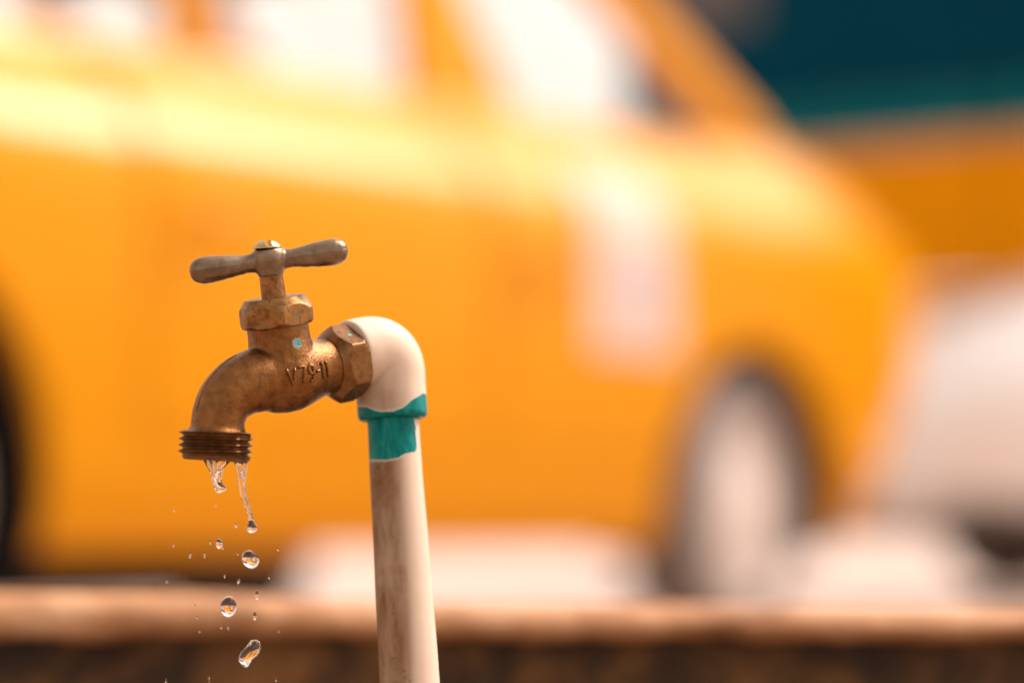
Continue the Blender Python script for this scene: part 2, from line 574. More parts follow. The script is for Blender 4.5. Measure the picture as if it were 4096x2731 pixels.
def inlet_hex():
    bm = bmesh.new()
    prof = [(19.4, 9.5), (19.6, 10.9)] + [(19.6 + 0.22 * i, 10.9 + 0.205 * i) for i in range(1, 21)] + [(24.2, 15.6), (29.0, 15.6), (29.6, 14.9), (30.4, 14.2), (31.3, 13.5), (31.3, 9.0)]
    add_grid(bm, hex_rows(13.0, 14.85, prof, R(30), 'X'))
    link('inlet_hexagon', to_mesh(bm, MMS), M['hex'], tap, 22)
inlet_hex()

OUT_C = Vector((-33.1, 0, -20.2))
BETA = R(13)
U_OUT = Vector((-math.sin(BETA), 0, -math.cos(BETA)))
def outlet():
    """male hose thread: a real helix, with the bore cut into its end"""
    ex = Vector((0, 1, 0)); ey = U_OUT.cross(ex).normalized()
    rows = []
    pitch, L, n = 2.25, 10.0, 120
    start = OUT_C - U_OUT * 4.2
    hs = [i * 0.14 for i in range(int(L / 0.14) + 1)]
    def ring(rf, h):
        return [start + U_OUT * h + (ex * math.cos(2 * PI * k / n) + ey * math.sin(2 * PI * k / n)) * rf(2 * PI * k / n) for k in range(n)]
    rows.append(ring(lambda a: 7.0, -0.8))
    for h in hs:
        def rf(a, h=h):
            ph = (h / pitch - a / (2 * PI)) % 1.0
            v = 1 - abs(ph - 0.5) * 2
            v = min(1.0, max(0.0, (v - 0.12) / 0.80))
            end = min(1.0, max(0.0, (L - 0.5 - h) / 0.9))
            return 11.75 + 1.85 * v * end + (0.15 if h < 0.4 else 0)
        rows.append(ring(rf, h))
    rows.append(ring(lambda a: 11.4, L + 0.35))
    rows.append(ring(lambda a: 10.4, L + 0.45))
    rows.append(ring(lambda a: 9.7, L + 0.1))
    rows.append(ring(lambda a: 9.3, L - 3))
    rows.append(ring(lambda a: 9.2, 1.0))
    bm = bmesh.new()
    add_grid(bm, rows)
    link('threaded_outlet', to_mesh(bm, MMS), M['thread'], tap, 40)
outlet()

def stem_handle():
    bm = bmesh.new()
    add_lathe(bm, [(0.2, 27.5), (4.55, 27.6), (4.5, 33), (4.35, 38), (4.35, 40), (0.2, 40.2)], 'Z', 48)
    link('valve_stem', to_mesh(bm, MMS), M['stem'], tap, 40)
    # handle: two swelling arms and a hub, one casting
    h_c = Vector((1, 0.102, -0.20))
    h_l = (rot.transposed() @ h_c); h_l.z = 0; h_l.normalize()
    ang = math.atan2(h_l.y, h_l.x)
    bm = bmesh.new()
    arm = [(0.2, -29.6), (1.8, -29.4), (3.2, -28.6), (4.3, -27.0), (4.85, -24.8), (4.9, -22.5), (4.6, -18.5), (4.1, -14.5), (3.55, -10.8), (3.4, -8.8), (3.6, -6.5), (4.6, 0)]
    arm = arm + [(r, -x) for r, x in reversed(arm[:-1])]
    add_lathe(bm, arm, 'X', 48, (0, 0, 0))
    add_lathe(bm, [(0.2, -5.6), (4.7, -5.5), (5.2, -3.6), (6.2, -1.5), (6.5, 0.5), (6.35, 2.6), (5.6, 4.2), (4.7, 4.7), (0.2, 4.8)], 'Z', 48)
    me = fuse(bm, 0.40, 6, 0.5)
    # droop: left arm sits a touch low, right arm lifts, like the cast original
    for v in me.vertices:
        v.co.z += 0.018 * max(0, v.co.x - 6) + 0.012 * min(0, v.co.x + 6)
        if abs(v.co.x) > 9 and v.co.z < -2.2:
            v.co.z += -0.22 + 0.25 * noise.noise(Vector((v.co.x * 0.35, 0, 3)))
    T = Matrix.Translation((0, 0, 42.6)) @ Matrix.Rotation(ang, 4, 'Z')
    me.transform(T)
    scale_mesh(me, MMS)
    handle = link('tee_handle', me, M['handle'], tap, 180)
    # flash line of the casting along the arms
    bm = bmesh.new()
    for sgn in (-1, 1):
        path, rr = [], []
        prof = [(r, x) for r, x in arm if x * sgn > 4.6]
        prof.sort(key=lambda q: abs(q[1]))
        pts = [(x * 1.004, -(r - 0.06), 0.3, 0.17 + 0.05 * math.sin(x * 3)) for r, x in prof]
        q = resample(pts, 6)
        pth = [Vector(p[:3]) for p in q]
        for v in pth:
            v.z += 0.018 * max(0, v.x - 6) + 0.012 * min(0, v.x + 6)
        add_grid(bm, sweep_rows([T @ v for v in pth], [p[3] for p in q], 8, Vector((0, 0, 1))))
    link('casting_seam', to_mesh(bm, MMS), M['handle'], handle, 180)
    # slotted dome screw
    bm = bmesh.new()
    prof = [(0.05, 2.0), (0.8, 1.98), (1.6, 1.88), (2.4, 1.66), (3.2, 1.28), (3.9, 0.8), (4.4, 0.3), (4.55, 0.0), (4.4, -0.25), (3.0, -0.5)]
    q = resample([(r, z) for r, z in prof], 5)
    sd = R(-22)
    rows = []
    for r, z in q:
        ring = []
        for k in range(96):
            a = 2 * PI * k / 96
            x, y = r * math.cos(a), r * math.sin(a)
            u = x * math.cos(sd) + y * math.sin(sd)
            w = min(1, max(0, (0.85 - abs(u)) / 0.2))
            ring.append(Vector((x, y, z - (min(1.15, max(0, z + 0.2)) * w if z > -0.2 else 0))))
        rows.append(ring)
    add_grid(bm, rows)
    bmesh.ops.transform(bm, matrix=Matrix.Translation((-0.2, 0, 47.7)) @ Matrix.Rotation(R(5), 4, 'Y') @ Matrix.Diagonal((1.15, 1.15, 1.4, 1)), verts=bm.verts)
    link('handle_screw', to_mesh(bm, MMS), M['screw'], handle, 35)
stem_handle()

# --- PVC elbow and pipe
p_c = Vector((0.071, -1.0, 0.15)).normalized()
p_l = (rot.transposed() @ p_c).normalized()
EL = Vector((49.0, 0, 2.6))                     # where the two axes meet
LAT = (rot.transposed() @ Vector((1, 0, 0))); LAT = (LAT - p_l * LAT.dot(p_l)).normalized()
FRONT = p_l.cross(LAT)
if (rot @ FRONT).z < 0:
    FRONT = -FRONT

def lerp_tab(tab, u):
    if u <= tab[0][0]:
        return tab[0][1]
    for (a, x), (b, y) in zip(tab, tab[1:]):
        if u <= b:
            return x + (y - x) * (u - a) / (b - a)
    return tab[-1][1]
TOP_EDGE = [(-1, 22.3), (-0.7, 23.6), (-0.35, 26.0), (0.0, 26.4), (0.3, 25.6), (0.6, 22.2), (0.95, 19.0)]
LOW_EDGE = [(-1, 42.6), (-0.4, 43.8), (0.1, 43.4), (0.4, 42.0), (0.65, 41.4), (0.9, 41.6)]

def paint_attr(me, radius):
    ap = me.attributes.new('paint', 'FLOAT', 'POINT')
    ag = me.attributes.new('grime', 'FLOAT', 'POINT')
    for i, v in enumerate(me.vertices):
        r = v.co - EL
        t = r.dot(p_l)
        u = r.dot(LAT) / radius
        d = min(t - lerp_tab(TOP_EDGE, u), lerp_tab(LOW_EDGE, u) - t)
        if t > 27.6:
            d = min(d, (0.80 - u) * radius)
        ap.data[i].value = d
        # runs of brown dirt plus painted shade, on the left and under the elbow
        run = 0.55 * noise.noise(Vector((u * 3.0, t * 0.03, 5.0))) + 0.55 + 0.25 * noise.noise(Vector((u * 7, t * 0.12, 1)))
        side = 1 / (1 + math.exp((u - 0.28 + 0.0012 * t) * 9))
        g = (0.6 + 0.6 * run) * side * (1.0 if t > 27 else 0.0)
        if t <= 27 and t > 6:
            g = (0.35 + 0.5 * run) * (1 / (1 + math.exp((u - 0.45) * 7))) * min(1, (t - 6) / 14)
        ag.data[i].value = max(0, min(1, g))

def elbow_pipe():
    X = Vector((1, 0, 0))
    bend = 12.0
    a0 = EL - X * bend
    a1 = EL + p_l * bend
    path = [EL - X * k for k in (18.3, 18.0, 17.5, 15.5, 13.5)]
    rr = [10.8, 12.8, 13.2, 13.35, 13.4]
    for k in range(25):
        t = k / 24
        path.append(a0 * (1 - t) ** 2 + EL * 2 * t * (1 - t) + a1 * t * t)
        rr.append(13.4 + 0.35 * math.sin(PI * t))
    for h, r in ((14, 13.35), (16, 13.35), (18, 13.4), (20, 13.4), (22, 13.4), (24, 13.4), (25.5, 13.4), (26.6, 13.2), (27.3, 12.7), (27.7, 11.6), (27.8, 10.9)):
        path.append(EL + p_l * h); rr.append(r)
    bm = bmesh.new()
    # keep the rings turning smoothly round the bend
    rows = sweep_rows(path, rr, 72, Vector((0, 1, 0)))
    add_grid(bm, rows)
    bmesh.ops.subdivide_edges(bm, edges=[e for e in bm.edges if e.calc_length() > 1.2], cuts=1, use_grid_fill=True)
    me = to_mesh(bm)
    paint_attr(me, 13.4)
    scale_mesh(me, MMS)
    e = link('pvc_elbow', me, M['pvc'], tap, 50)
    e['label'] = 'white PVC elbow with teal paint on its lower lip'
    bm = bmesh.new()
    zt = (TAP_M @ (EL * MMS)).z
    length = (zt + 0.03) / -(TAP_M.to_3x3() @ p_l).z * 1000
    path, rr = [], []
    n = 200
    for i in range(n + 1):
        t = 22 + (length - 22) * i / n
        path.append(EL + p_l * t + LAT * 0.25 * noise.noise(Vector((t * 0.03, 0, 0))))
        rr.append(9.85 + 1.55 * min(1, max(0, (t - 35) / 100)) + 0.05 * noise.noise(Vector((t * 0.1, 5, 0))))
    add_grid(bm, sweep_rows(path, rr, 80))
    me = to_mesh(bm)
    paint_attr(me, 10.7)
    scale_mesh(me, MMS)
    p = link('pvc_pipe', me, M['pvc'], tap, 180)
    p['label'] = 'off-white PVC pipe, stained brown on one side, teal painted below the elbow'
elbow_pipe()

# ------------------------------------------------------------------ water
W_DEPTH = -(CAM_M.inverted() @ (TAP_M @ ((OUT_C + U_OUT * 6) * MMS))).z
PXM = W_DEPTH / F_PX               # metres per pixel at the water
def wp(px, py, off=0.0):
    return at(px, py, W_DEPTH + off * 0.001)

def stream(name, strands, label):
    allp = [p for s in strands for p in s]
    base = wp(allp[0][0], allp[0][1])
    bm = bmesh.new()
    for s in strands:
        pts = []
        for (px, py, r, off) in s:
            c = (wp(px, py, off) - base) * 1000
            pts.append((c.x, c.y, c.z, r * PXM * 1180))
        add_tube(bm, pts, 7, 16)
    me = fuse(bm, 0.16, 4, 0.5)
    for v in me.vertices:
        n = noise.noise(v.co * 0.9 + Vector((3, 1, 2)))
        v.co += v.normal * 0.10 * n
    scale_mesh(me, MMS)
    o = link(name, me, M['water'], None, 180)
    o.location = base
    tag(o, label, 'water')
    return o

stream('water_stream', [
    [(470, 1050, 5, 0), (476, 1062, 4.6, 0), (485, 1078, 4.4, 0), (491, 1094, 5, 0), (496, 1106, 7, 0), (502, 1116, 9, 0), (508, 1124, 10.2, 0), (510, 1129, 6, 0)],
    [(529, 1050, 6, 1), (520, 1061, 4.4, 1), (511, 1072, 4, 1), (506, 1084, 4.2, 0.6), (502, 1100, 5.5, 0.3), (504, 1112, 7, 0)],
    [(498, 1050, 5, -1), (501, 1066, 4, -0.8), (503, 1080, 3.6, -0.6), (499, 1098, 4.5, -0.3), (500, 1110, 6, 0)],
    [(482, 1050, 5, 0.5), (490, 1066, 3.4, 0.4), (495, 1085, 3.2, 0.3), (498, 1104, 4, 0)]],
    'short forked stream of clear water hanging under the left of the spout')
stream('water_stream', [
    [(541, 1050, 6, 0), (545, 1066, 5.0, 0), (549, 1086, 4.8, 0), (553, 1106, 4.8, 0), (557, 1130, 4.6, 0), (564, 1154, 4.4, 0), (571, 1176, 4.0, 0), (576, 1192, 4.6, 0), (578, 1204, 8, 0), (578, 1214, 10.6, 0), (578, 1222, 7, 0)],
    [(560, 1050, 7, 0.8), (562, 1068, 4.8, 0.8), (561, 1088, 4.0, 0.7), (559, 1108, 3.8, 0.5), (562, 1132, 4.0, 0.4), (569, 1158, 3.8, 0.3), (575, 1180, 3.8, 0.2), (579, 1194, 5, 0)],
    [(552, 1050, 6, -0.6), (554, 1068, 3.6, -0.5), (556, 1090, 3.4, -0.4), (556, 1112, 3.4, -0.2), (560, 1136, 3.2, 0)]],
    'long thin stream of clear water trailing under the right of the spout')
# beads clinging to the rim
def drop(px, py, w, h, tilt, label, wob=0.0, group='falling water drops', name='water_drop', sub=4, twist=0, seed=0, off=0.0):
    bm = bmesh.new()
    bmesh.ops.create_icosphere(bm, subdivisions=sub, radius=1.0)
    for v in bm.verts:
        n = noise.noise(v.co * 1.3 + Vector((seed * 3.7, seed, 1))) * wob
        k = 1 + n
        c = v.co * k
        v.co = Vector((c.x * w / 2, c.y * (w / 2), c.z * h / 2))
        if twist:
            v.co.x += twist * w * 0.18 * math.sin(c.z * 2.6)
    M4 = Matrix.Rotation(R(tilt), 4, 'Y')
    bmesh.ops.transform(bm, matrix=M4, verts=bm.verts)
    o = link(name, to_mesh(bm, PXM), M['water'], None, 180)
    o.location = wp(px, py, off)
    tag(o, label, 'water drop', group)
    return o
drop(483, 1052, 14, 13, 0, 'tiny water bead clinging under the left of the spout rim', 0.05, 'water beads on the spout rim', seed=1, sub=3)
drop(566, 1053, 17, 17, 0, 'water bead clinging under the right of the spout rim', 0.05, 'water beads on the spout rim', seed=2, sub=3)
drop(503.5, 1248, 15, 24, -6, 'small bright water drop falling just below the short stream', 0.08, seed=3)
drop(575, 1284, 36, 44, -38, 'squat slanted water drop just below the long stream', 0.10, seed=4)
drop(525, 1392, 37, 48, 0, 'round water drop in front of the pale coping', 0.04, seed=5)
drop(573, 1499, 35, 68, 18, 'long twisted water drop lowest of all, against the dark wall', 0.22, twist=1, seed=6)
drop(590, 1366, 9, 22, 0, 'tiny upright droplet beside the round drop, upper of the pair', seed=7, sub=3)
drop(585, 1414, 8, 19, 0, 'tiny upright droplet beside the round drop, lower of the pair', seed=8, sub=3)
drop(548, 1334, 5.5, 13, 14, 'tiny slanted droplet between the squat drop and the round drop', seed=9, sub=3)
drop(542, 1206, 5.5, 11, -8, 'tiny droplet left of the end of the long stream', seed=10, sub=3)
SPR = [(437, 1274, 4, 15, 10), (470, 1274, 3.4, 15, 0), (483, 1246, 3, 10, 0), (383, 1335, 3.2, 10, 0), (381, 1563, 4, 12, 2), (480, 1555, 3.4, 9, -10), (481, 1566, 3, 9, -8),
       (634, 1560, 3.4, 9, -14), (640, 1448, 3.2, 9, -14), (452, 1416, 3, 8, -8), (458, 1448, 3.2, 9, -8), (524, 1439, 3.4, 12, -6), (508, 1440, 4, 8, -12), (516, 1322, 3, 10, -8),
       (399, 1251, 2.8, 10, 0), (400, 1172, 2.6, 8, 0), (512, 1258, 3, 8, -12), (618, 1326, 3, 8, -14), (448, 1390, 2.8, 6, -20), (546, 1272, 3, 5, -30), (638, 1262, 3, 8, -35),
       (496, 1160, 2.4, 8, 0)]
def spray():
    bm = bmesh.new()
    o0 = wp(500, 1350)
    for (px, py, w, h, tilt) in SPR:
        r = bmesh.ops.create_icosphere(bm, subdivisions=2, radius=0.5)
        c = wp(px, py, random.uniform(-12, 12)) - o0
        bmesh.ops.transform(bm, matrix=Matrix.Translation(c) @ Matrix.Rotation(R(tilt), 4, 'Y') @ Matrix.Diagonal((w * PXM, w * PXM, h * PXM, 1)), verts=r['verts'])
    o = link('water_spray', to_mesh(bm), M['water'], None, 180)
    o.location = o0
    tag(o, 'fine spray of tiny water specks falling around the drops', 'spray', kind='stuff')
spray()

# ------------------------------------------------------------------ cars
def wheel(root, x, y, z, r, side, steer=0.0):
    def prof_mesh(prof):
        rows = [[Vector((rr * math.cos(2 * PI * k / 48), h * side, rr * math.sin(2 * PI * k / 48))) for k in range(48)] for rr, h in prof]
        return grid_mesh(rows)
    t = link('wheel', prof_mesh([(r * 0.60, -0.09), (r * 0.93, -0.095), (r, -0.075), (r, 0.075), (r * 0.93, 0.095), (r * 0.68, 0.09), (r * 0.66, 0.05), (0.02, 0.045)]), M['black_rubber'], root, 40)
    t.location = (x, y, z)
    t.rotation_euler = (0, 0, R(steer))
    link('rim', prof_mesh([(r * 0.655, 0.050), (r * 0.67, 0.088), (r * 0.63, 0.092), (r * 0.60, 0.065), (r * 0.52, 0.055), (r * 0.36, 0.082), (r * 0.20, 0.092), (0.01, 0.10)]), M['wheel_paint'], t, 40)
    return t

def cut(o, cutters):
    for c in cutters:
        md = o.modifiers.new('cut', 'BOOLEAN'); md.operation = 'DIFFERENCE'; md.object = c; md.solver = 'EXACT'
    dg = bpy.context.evaluated_depsgraph_get()
    me = bpy.data.meshes.new_from_object(o.evaluated_get(dg))
    o.modifiers.clear()
    old = o.data
    o.data = me
    bpy.data.meshes.remove(old)
    for c in cutters:
        bpy.data.objects.remove(c)
    for p in me.polygons:
        p.use_smooth = True
    me.set_sharp_from_angle(angle=R(35))

def interp(tab, x):
    return lerp_tab(tab, x)

SHOULDER = [(0.04, 0.74), (0.17, 0.795), (0.42, 0.862), (0.70, 0.932), (0.88, 0.974)]
def build_car(name, mat4, P, label, cat):
    root = empty(name, mat4)
    tag(root, label, cat)
    W = P['w']
    body_mat = M[P['mat']]
    xs = P['stations']
    def section(x):
        k = interp(P['plan'], x)                       # plan taper 0..1
        w = W * k
        zb = interp(P['belt'], x)                      # height of the shoulder line
        zs = interp(P['sill'], x)
        inset = lerp_tab(P['inset'], x) * min(1, 0.25 + 0.75 * k)
        cabin = P['cab'][0] < x < P['cab'][1]
        zt = interp(P['top'], x)
        H = zb - zs
        pts = [(0.0, zs + 0.02), (w * 0.70, zs + 0.015), (w * 0.93, zs), (w * 0.965, zs + 0.04), (w * 0.985, zs + H * 0.16), (w * 0.99, zs + H * 0.23), (w * 1.0, zs + H * 0.30),
               (w * 1.005, zs + H * 0.45), (w * 1.0, zs + H * 0.64)] + [(w - inset * a, zs + H * h) for a, h in SHOULDER] + [(w - inset, zb)]
        if cabin:
            pts += [(w - inset - 0.03, zb + 0.004), (w - inset - 0.05, zb - 0.02), (w - inset - 0.06, 0.55), (w * 0.4, 0.42), (0.0, 0.42)]
        else:
            e = w - inset
            pts += [(e * 0.93, zb + (zt - zb) * 0.30), (e * 0.80, zb + (zt - zb) * 0.65), (e * 0.6, zb + (zt - zb) * 0.88), (e * 0.3, zt), (0.0, zt)]
        return pts
    rows = []
    for x in xs:
        h = section(x)
        dx = P['rake']
        ring = [Vector((x + dx(x, z), -y, z)) for y, z in h] + [Vector((x + dx(x, z), y, z)) for y, z in reversed(h[1:-1])]
        rows.append(ring)
    b = link('body', grid_mesh(rows), body_mat, root, 35)
    cutters = []
    for wx in P['axles']:
        for sd in (-1, 1):
            bm = bmesh.new()
            rr = P.get('arches', (P['arch'],) * 2)[P['axles'].index(wx)]
            n = 40
            prof = [[Vector((wx + rr * math.cos(2 * PI * k / n), sd * (W - 0.26 + 0.5 * j), P['hub'] + rr * (1.06 if math.sin(2 * PI * k / n) > 0 else 1) * math.sin(2 * PI * k / n))) for k in range(n)] for j in (0, 1)]
            add_grid(bm, prof)
            c = link('cutter', to_mesh(bm), None, root, None)
            cutters.append(c)
    bpy.context.view_layer.update()
    cut(b, cutters)
    b.data.materials.clear(); b.data.materials.append(body_mat)
    # underbody tray and arch liners
    bm = bmesh.new()
    add_box(bm, (P['axles'][0] + 0.42, -W * 0.62, P['sill'][0][1] - 0.0), (P['axles'][1] - 0.42, W * 0.62, 0.40))
    if P['mat'] == 'taxi':
        add_box(bm, (-2.70, -W * 0.45, 0.11), (-1.28, W * 0.45, 0.30))
    link('underbody', to_mesh(bm), M['dark_trim'], b, None)
    for i, wx in enumerate(P['axles']):
        for sd in (-1, 1):
            rr = P.get('arches', (P['arch'],) * 2)[i] - 0.004
            rows = []
            for yy, q in ((W - 0.04, 1.0), (W - 0.05, 1.0), (W - 0.24, 1.0), (W - 0.25, 0.6), (W - 0.252, 0.02)):
                rows.append([Vector((wx + rr * q * math.cos(PI * (k / 24 * 1.2 - 0.1)), sd * yy, P['hub'] + rr * q * 1.05 * math.sin(PI * (k / 24 * 1.2 - 0.1)))) for k in range(25)])
            link('wheel_arch', grid_mesh(rows, close_u=False, caps=False), M['dark_trim'], b, 60)
    for wx, steer in zip(P['axles'], P['steer']):
        for sd in (-1, 1):
            wheel(root, wx, sd * (W - 0.13), P['rw'], P['rw'], sd, steer)
    return root, b

def quad_panel(name, pts, thick, mat, root, nrm, sub=1):
    """a thin solid panel on a polygon of 3D points"""
    bm = bmesh.new()
    n = Vector(nrm).normalized() * thick
    a = [bm.verts.new(Vector(p)) for p in pts]
    c = [bm.verts.new(Vector(p) - n) for p in pts]
    bm.faces.new(a); bm.faces.new(list(reversed(c)))
    for i in range(len(pts)):
        j = (i + 1) % len(pts)
        bm.faces.new((a[i], c[i], c[j], a[j]))
    return link(name, to_mesh(bm), mat, root, None)

def bar(name, p, q, w, t, mat, root, nrm):
    p, q = Vector(p), Vector(q)
    d = (q - p).normalized()
    n = Vector(nrm).normalized()
    s = d.cross(n).normalized()
    bm = bmesh.new()
    rows = []
    for c in (p, q):
        rows.append([c + s * (w / 2) * math.copysign(abs(math.cos(a)) ** 0.5, math.cos(a)) + n * (t / 2) * math.copysign(abs(math.sin(a)) ** 0.5, math.sin(a)) for a in [2 * PI * k / 20 for k in range(20)]])
    add_grid(bm, rows)
    return link(name, to_mesh(bm), mat, root, 40)

def frange(a, b, n):
    return [a + (b - a) * i / n for i in range(n + 1)]

THETA = 50.0
INST = [(-1.3, 0.23), (0.1, 0.22)]
def yellow_taxi():
    ca, sa = math.cos(R(THETA)), math.sin(R(THETA))
    hub = Vector((0.566, 5.50, 0))                     # near front wheel, outer face
    W = 0.93
    org = hub + Vector((-sa, ca, 0)) * W
    m4 = Matrix.Translation(org) @ Matrix.Rotation(R(THETA), 4, 'Z')
    cab = (-2.32, 0.30)
    P = dict(w=W, inset=INST, mat='taxi', rw=0.31, hub=0.31, arch=0.345, axles=(-2.46, 0.0), steer=(0, 12), cab=cab, arches=(0.43, 0.35),
             stations=[-3.25, -3.24, -3.2, -3.1, -2.95] + frange(-2.8, -2.33, 5) + [-2.319] + frange(-2.25, 0.28, 28) + [0.299, 0.315] + frange(0.34, 0.78, 9) + [0.84, 0.89, 0.93, 0.955, 0.975, 0.98],
             plan=[(-3.25, 0.70), (-3.2, 0.82), (-3.05, 0.92), (-2.7, 0.98), (-2.2, 1.0), (0.3, 1.0), (0.66, 0.985), (0.82, 0.94), (0.90, 0.88), (0.95, 0.80), (0.98, 0.66)],
             belt=[(-3.25, 0.90), (-3.0, 1.05), (-2.4, 1.13), (-1.6, 1.14), (-0.8, 1.15), (0.0, 1.17), (0.38, 1.20), (0.58, 1.175), (0.75, 1.12), (0.86, 1.04), (0.94, 0.93), (0.98, 0.82)],
             top=[(-3.25, 0.92), (-3.0, 1.09), (-2.4, 1.17), (0.0, 1.21), (0.38, 1.23), (0.58, 1.20), (0.75, 1.14), (0.86, 1.06), (0.94, 0.95), (0.98, 0.84)],
             sill=[(-3.25, 0.32), (-2.9, 0.215), (0.4, 0.215), (0.62, 0.25), (0.98, 0.36)],
             rake=lambda x, z: (-0.55 * max(0, (0.75 - z)) * min(1, max(0, (x - 0.40) / 0.4))))
    root, b = build_car('yellow_taxi', m4, P, 'blurred yellow taxi parked across the street behind the tap', 'car')
    yr = W - 0.33
    ZR = 1.66
    def gh(x, z, sd=-1):
        """point on the greenhouse side (leans in towards the roof)"""
        zb = lerp_tab(P['belt'], x)
        k = max(0, min(1, (z - zb) / (ZR - zb)))
        yb = W - lerp_tab(INST, x) - 0.012
        return Vector((x, sd * (yb + (yr - yb) * k), z))
    # roof
    rows = []
    for x in [-2.42, -2.40, -2.3, -2.1] + frange(-1.9, -0.6, 8) + [-0.52, -0.44, -0.38, -0.35]:
        k = 1.0 - 0.10 * max(0, (-2.1 - x) / 0.3) - 0.06 * max(0, (x + 0.6) / 0.3)
        drop_ = 0.10 * max(0, (-2.0 - x) / 0.4) ** 2 + 0.05 * max(0, (x + 0.7) / 0.4) ** 2
        prof = [(-yr * k - 0.015, ZR - 0.025), (-yr * k - 0.01, ZR), (-yr * 0.93 * k, ZR + 0.035), (-yr * 0.75 * k, ZR + 0.065), (-yr * 0.4 * k, ZR + 0.085), (0, ZR + 0.09), (yr * 0.4 * k, ZR + 0.085), (yr * 0.75 * k, ZR + 0.065), (yr * 0.93 * k, ZR + 0.035), (yr * k + 0.01, ZR), (yr * k + 0.015, ZR - 0.025)]
        inner = [(y * 0.96, z - 0.03 if abs(y) < yr * 0.9 * k else ZR - 0.03) for y, z in reversed(prof)]
        rows.append([Vector((x, y, z - drop_)) for y, z in prof + inner])
    link('roof', grid_mesh(rows), M['taxi'], root, 40)
    bm = bmesh.new()
    add_box(bm, (-2.25, -yr * 0.9, ZR - 0.015), (-0.35, yr * 0.9, ZR))
    link('headliner', to_mesh(bm), M['liner'], root, None)
    for sd in (-1, 1):
        n = (0, sd, 0.2)
        bar('front_pillar', gh(0.33, 1.18, sd), gh(-0.38, ZR - 0.01, sd), 0.13, 0.06, M['taxi'], root, n)
        quad_panel('middle_pillar', [gh(-0.58, 1.15, sd), gh(-0.90, 1.14, sd), gh(-0.88, ZR - 0.01, sd), gh(-0.82, ZR - 0.01, sd)], 0.04, M['taxi'], root, (0, sd, 0))
        bar('rear_door_pillar', gh(-1.55, 1.13, sd), gh(-1.51, ZR - 0.01, sd), 0.075, 0.05, M['taxi'], root, n)
        quad_panel('rear_pillar', [gh(-2.26, 1.12, sd), gh(-2.62, 1.10, sd), gh(-2.36, ZR - 0.02, sd), gh(-2.18, ZR - 0.01, sd)], 0.04, M['taxi'], root, (0, sd, 0))
        for nm, pts in (('front_window', [gh(0.28, 1.18, sd), gh(-0.62, 1.14, sd), gh(-0.84, ZR - 0.015, sd), gh(-0.40, ZR - 0.015, sd)]),
                        ('rear_window', [gh(-0.87, 1.135, sd), gh(-1.55, 1.13, sd), gh(-1.51, ZR - 0.015, sd), gh(-0.86, ZR - 0.015, sd)]),
                        ('quarter_window', [gh(-1.57, 1.13, sd), gh(-2.30, 1.12, sd), gh(-2.20, ZR - 0.015, sd), gh(-1.53, ZR - 0.015, sd)])):
            pts = [p - Vector((0, sd * 0.015, 0)) for p in pts]
            quad_panel(nm, pts, 0.005, M['glass'], root, (0, sd, 0))
        # doors: raised skins with shut lines, each with a handle
        for nm, x0, x1 in (('front_door', -0.93, -0.02), ('rear_door', -1.84, -0.96)):
            rows = []
            for x in frange(x0, x1, 8):
                zb = lerp_tab(P['belt'], x); zs = 0.24; H = zb - zs
                sec = [(W * 0.99, zs + H * 0.20), (W * 0.994, zs + H * 0.235), (W * 1.0, zs + H * 0.30), (W * 1.005, zs + H * 0.45), (W, zs + H * 0.64)] + [(W - lerp_tab(INST, x) * a, zs + H * h) for a, h in SHOULDER]
                out = [Vector((x, sd * (y + 0.006), z + 0.004)) for y, z in sec]
                inn = [Vector((x, sd * (y - 0.02), z - 0.012)) for y, z in reversed(sec)]
                rows.append(out + inn)
            d = link(nm, grid_mesh(rows), M['taxi'], root, 40)
            if nm == 'front_door':
                rr = P['arches'][1] + 0.012
                c = link('cutter', grid_mesh([[Vector((rr * math.cos(2 * PI * k / 40), sd * (W - 0.3 + 0.6 * j), P['hub'] + rr * (1.06 if k < 20 else 1) * math.sin(2 * PI * k / 40))) for k in range(40)] for j in (0, 1)]), None, root, None)
                bpy.context.view_layer.update()
                cut(d, [c])
                d.data.materials.clear(); d.data.materials.append(M['taxi'])
            hx = x0 + 0.14
            bm = bmesh.new()
            add_tube(bm, [(hx - 0.07, sd * (W + 0.006), 0.80, 0.011), (hx - 0.05, sd * (W + 0.035), 0.80, 0.011), (hx + 0.05, sd * (W + 0.035), 0.80, 0.011), (hx + 0.07, sd * (W + 0.006), 0.80, 0.011)], 4, 10, Vector((0, 0, 1)))
            link('door_handle', to_mesh(bm), M['taxi'], d, 60)
        # head lamp and indicator at the corner
        bm = bmesh.new()
        rows = []
        for r, h in ((0.085, -0.03), (0.09, 0.0), (0.075, 0.02), (0.045, 0.032), (0.005, 0.036)):
            rows.append([Vector((0.86 + h, sd * 0.52 + r * math.cos(2 * PI * k / 24), 0.70 + r * math.sin(2 * PI * k / 24))) for k in range(24)])
        add_grid(bm, rows)
        link('headlight', to_mesh(bm), M['lamp_lens'], root, 40)
    # windscreen and rear screen
    quad_panel('windscreen', [(0.31, -0.54, 1.20), (0.31, 0.54, 1.20), (-0.36, 0.42, 1.65), (-0.36, -0.42, 1.65)], 0.005, M['glass'], root, (0.6, 0, 0.8))
    quad_panel('rear_screen', [(-2.58, -0.52, 1.16), (-2.58, 0.52, 1.16), (-2.38, 0.42, 1.62), (-2.38, -0.42, 1.62)], 0.005, M['glass'], root, (-0.8, 0, 0.5))
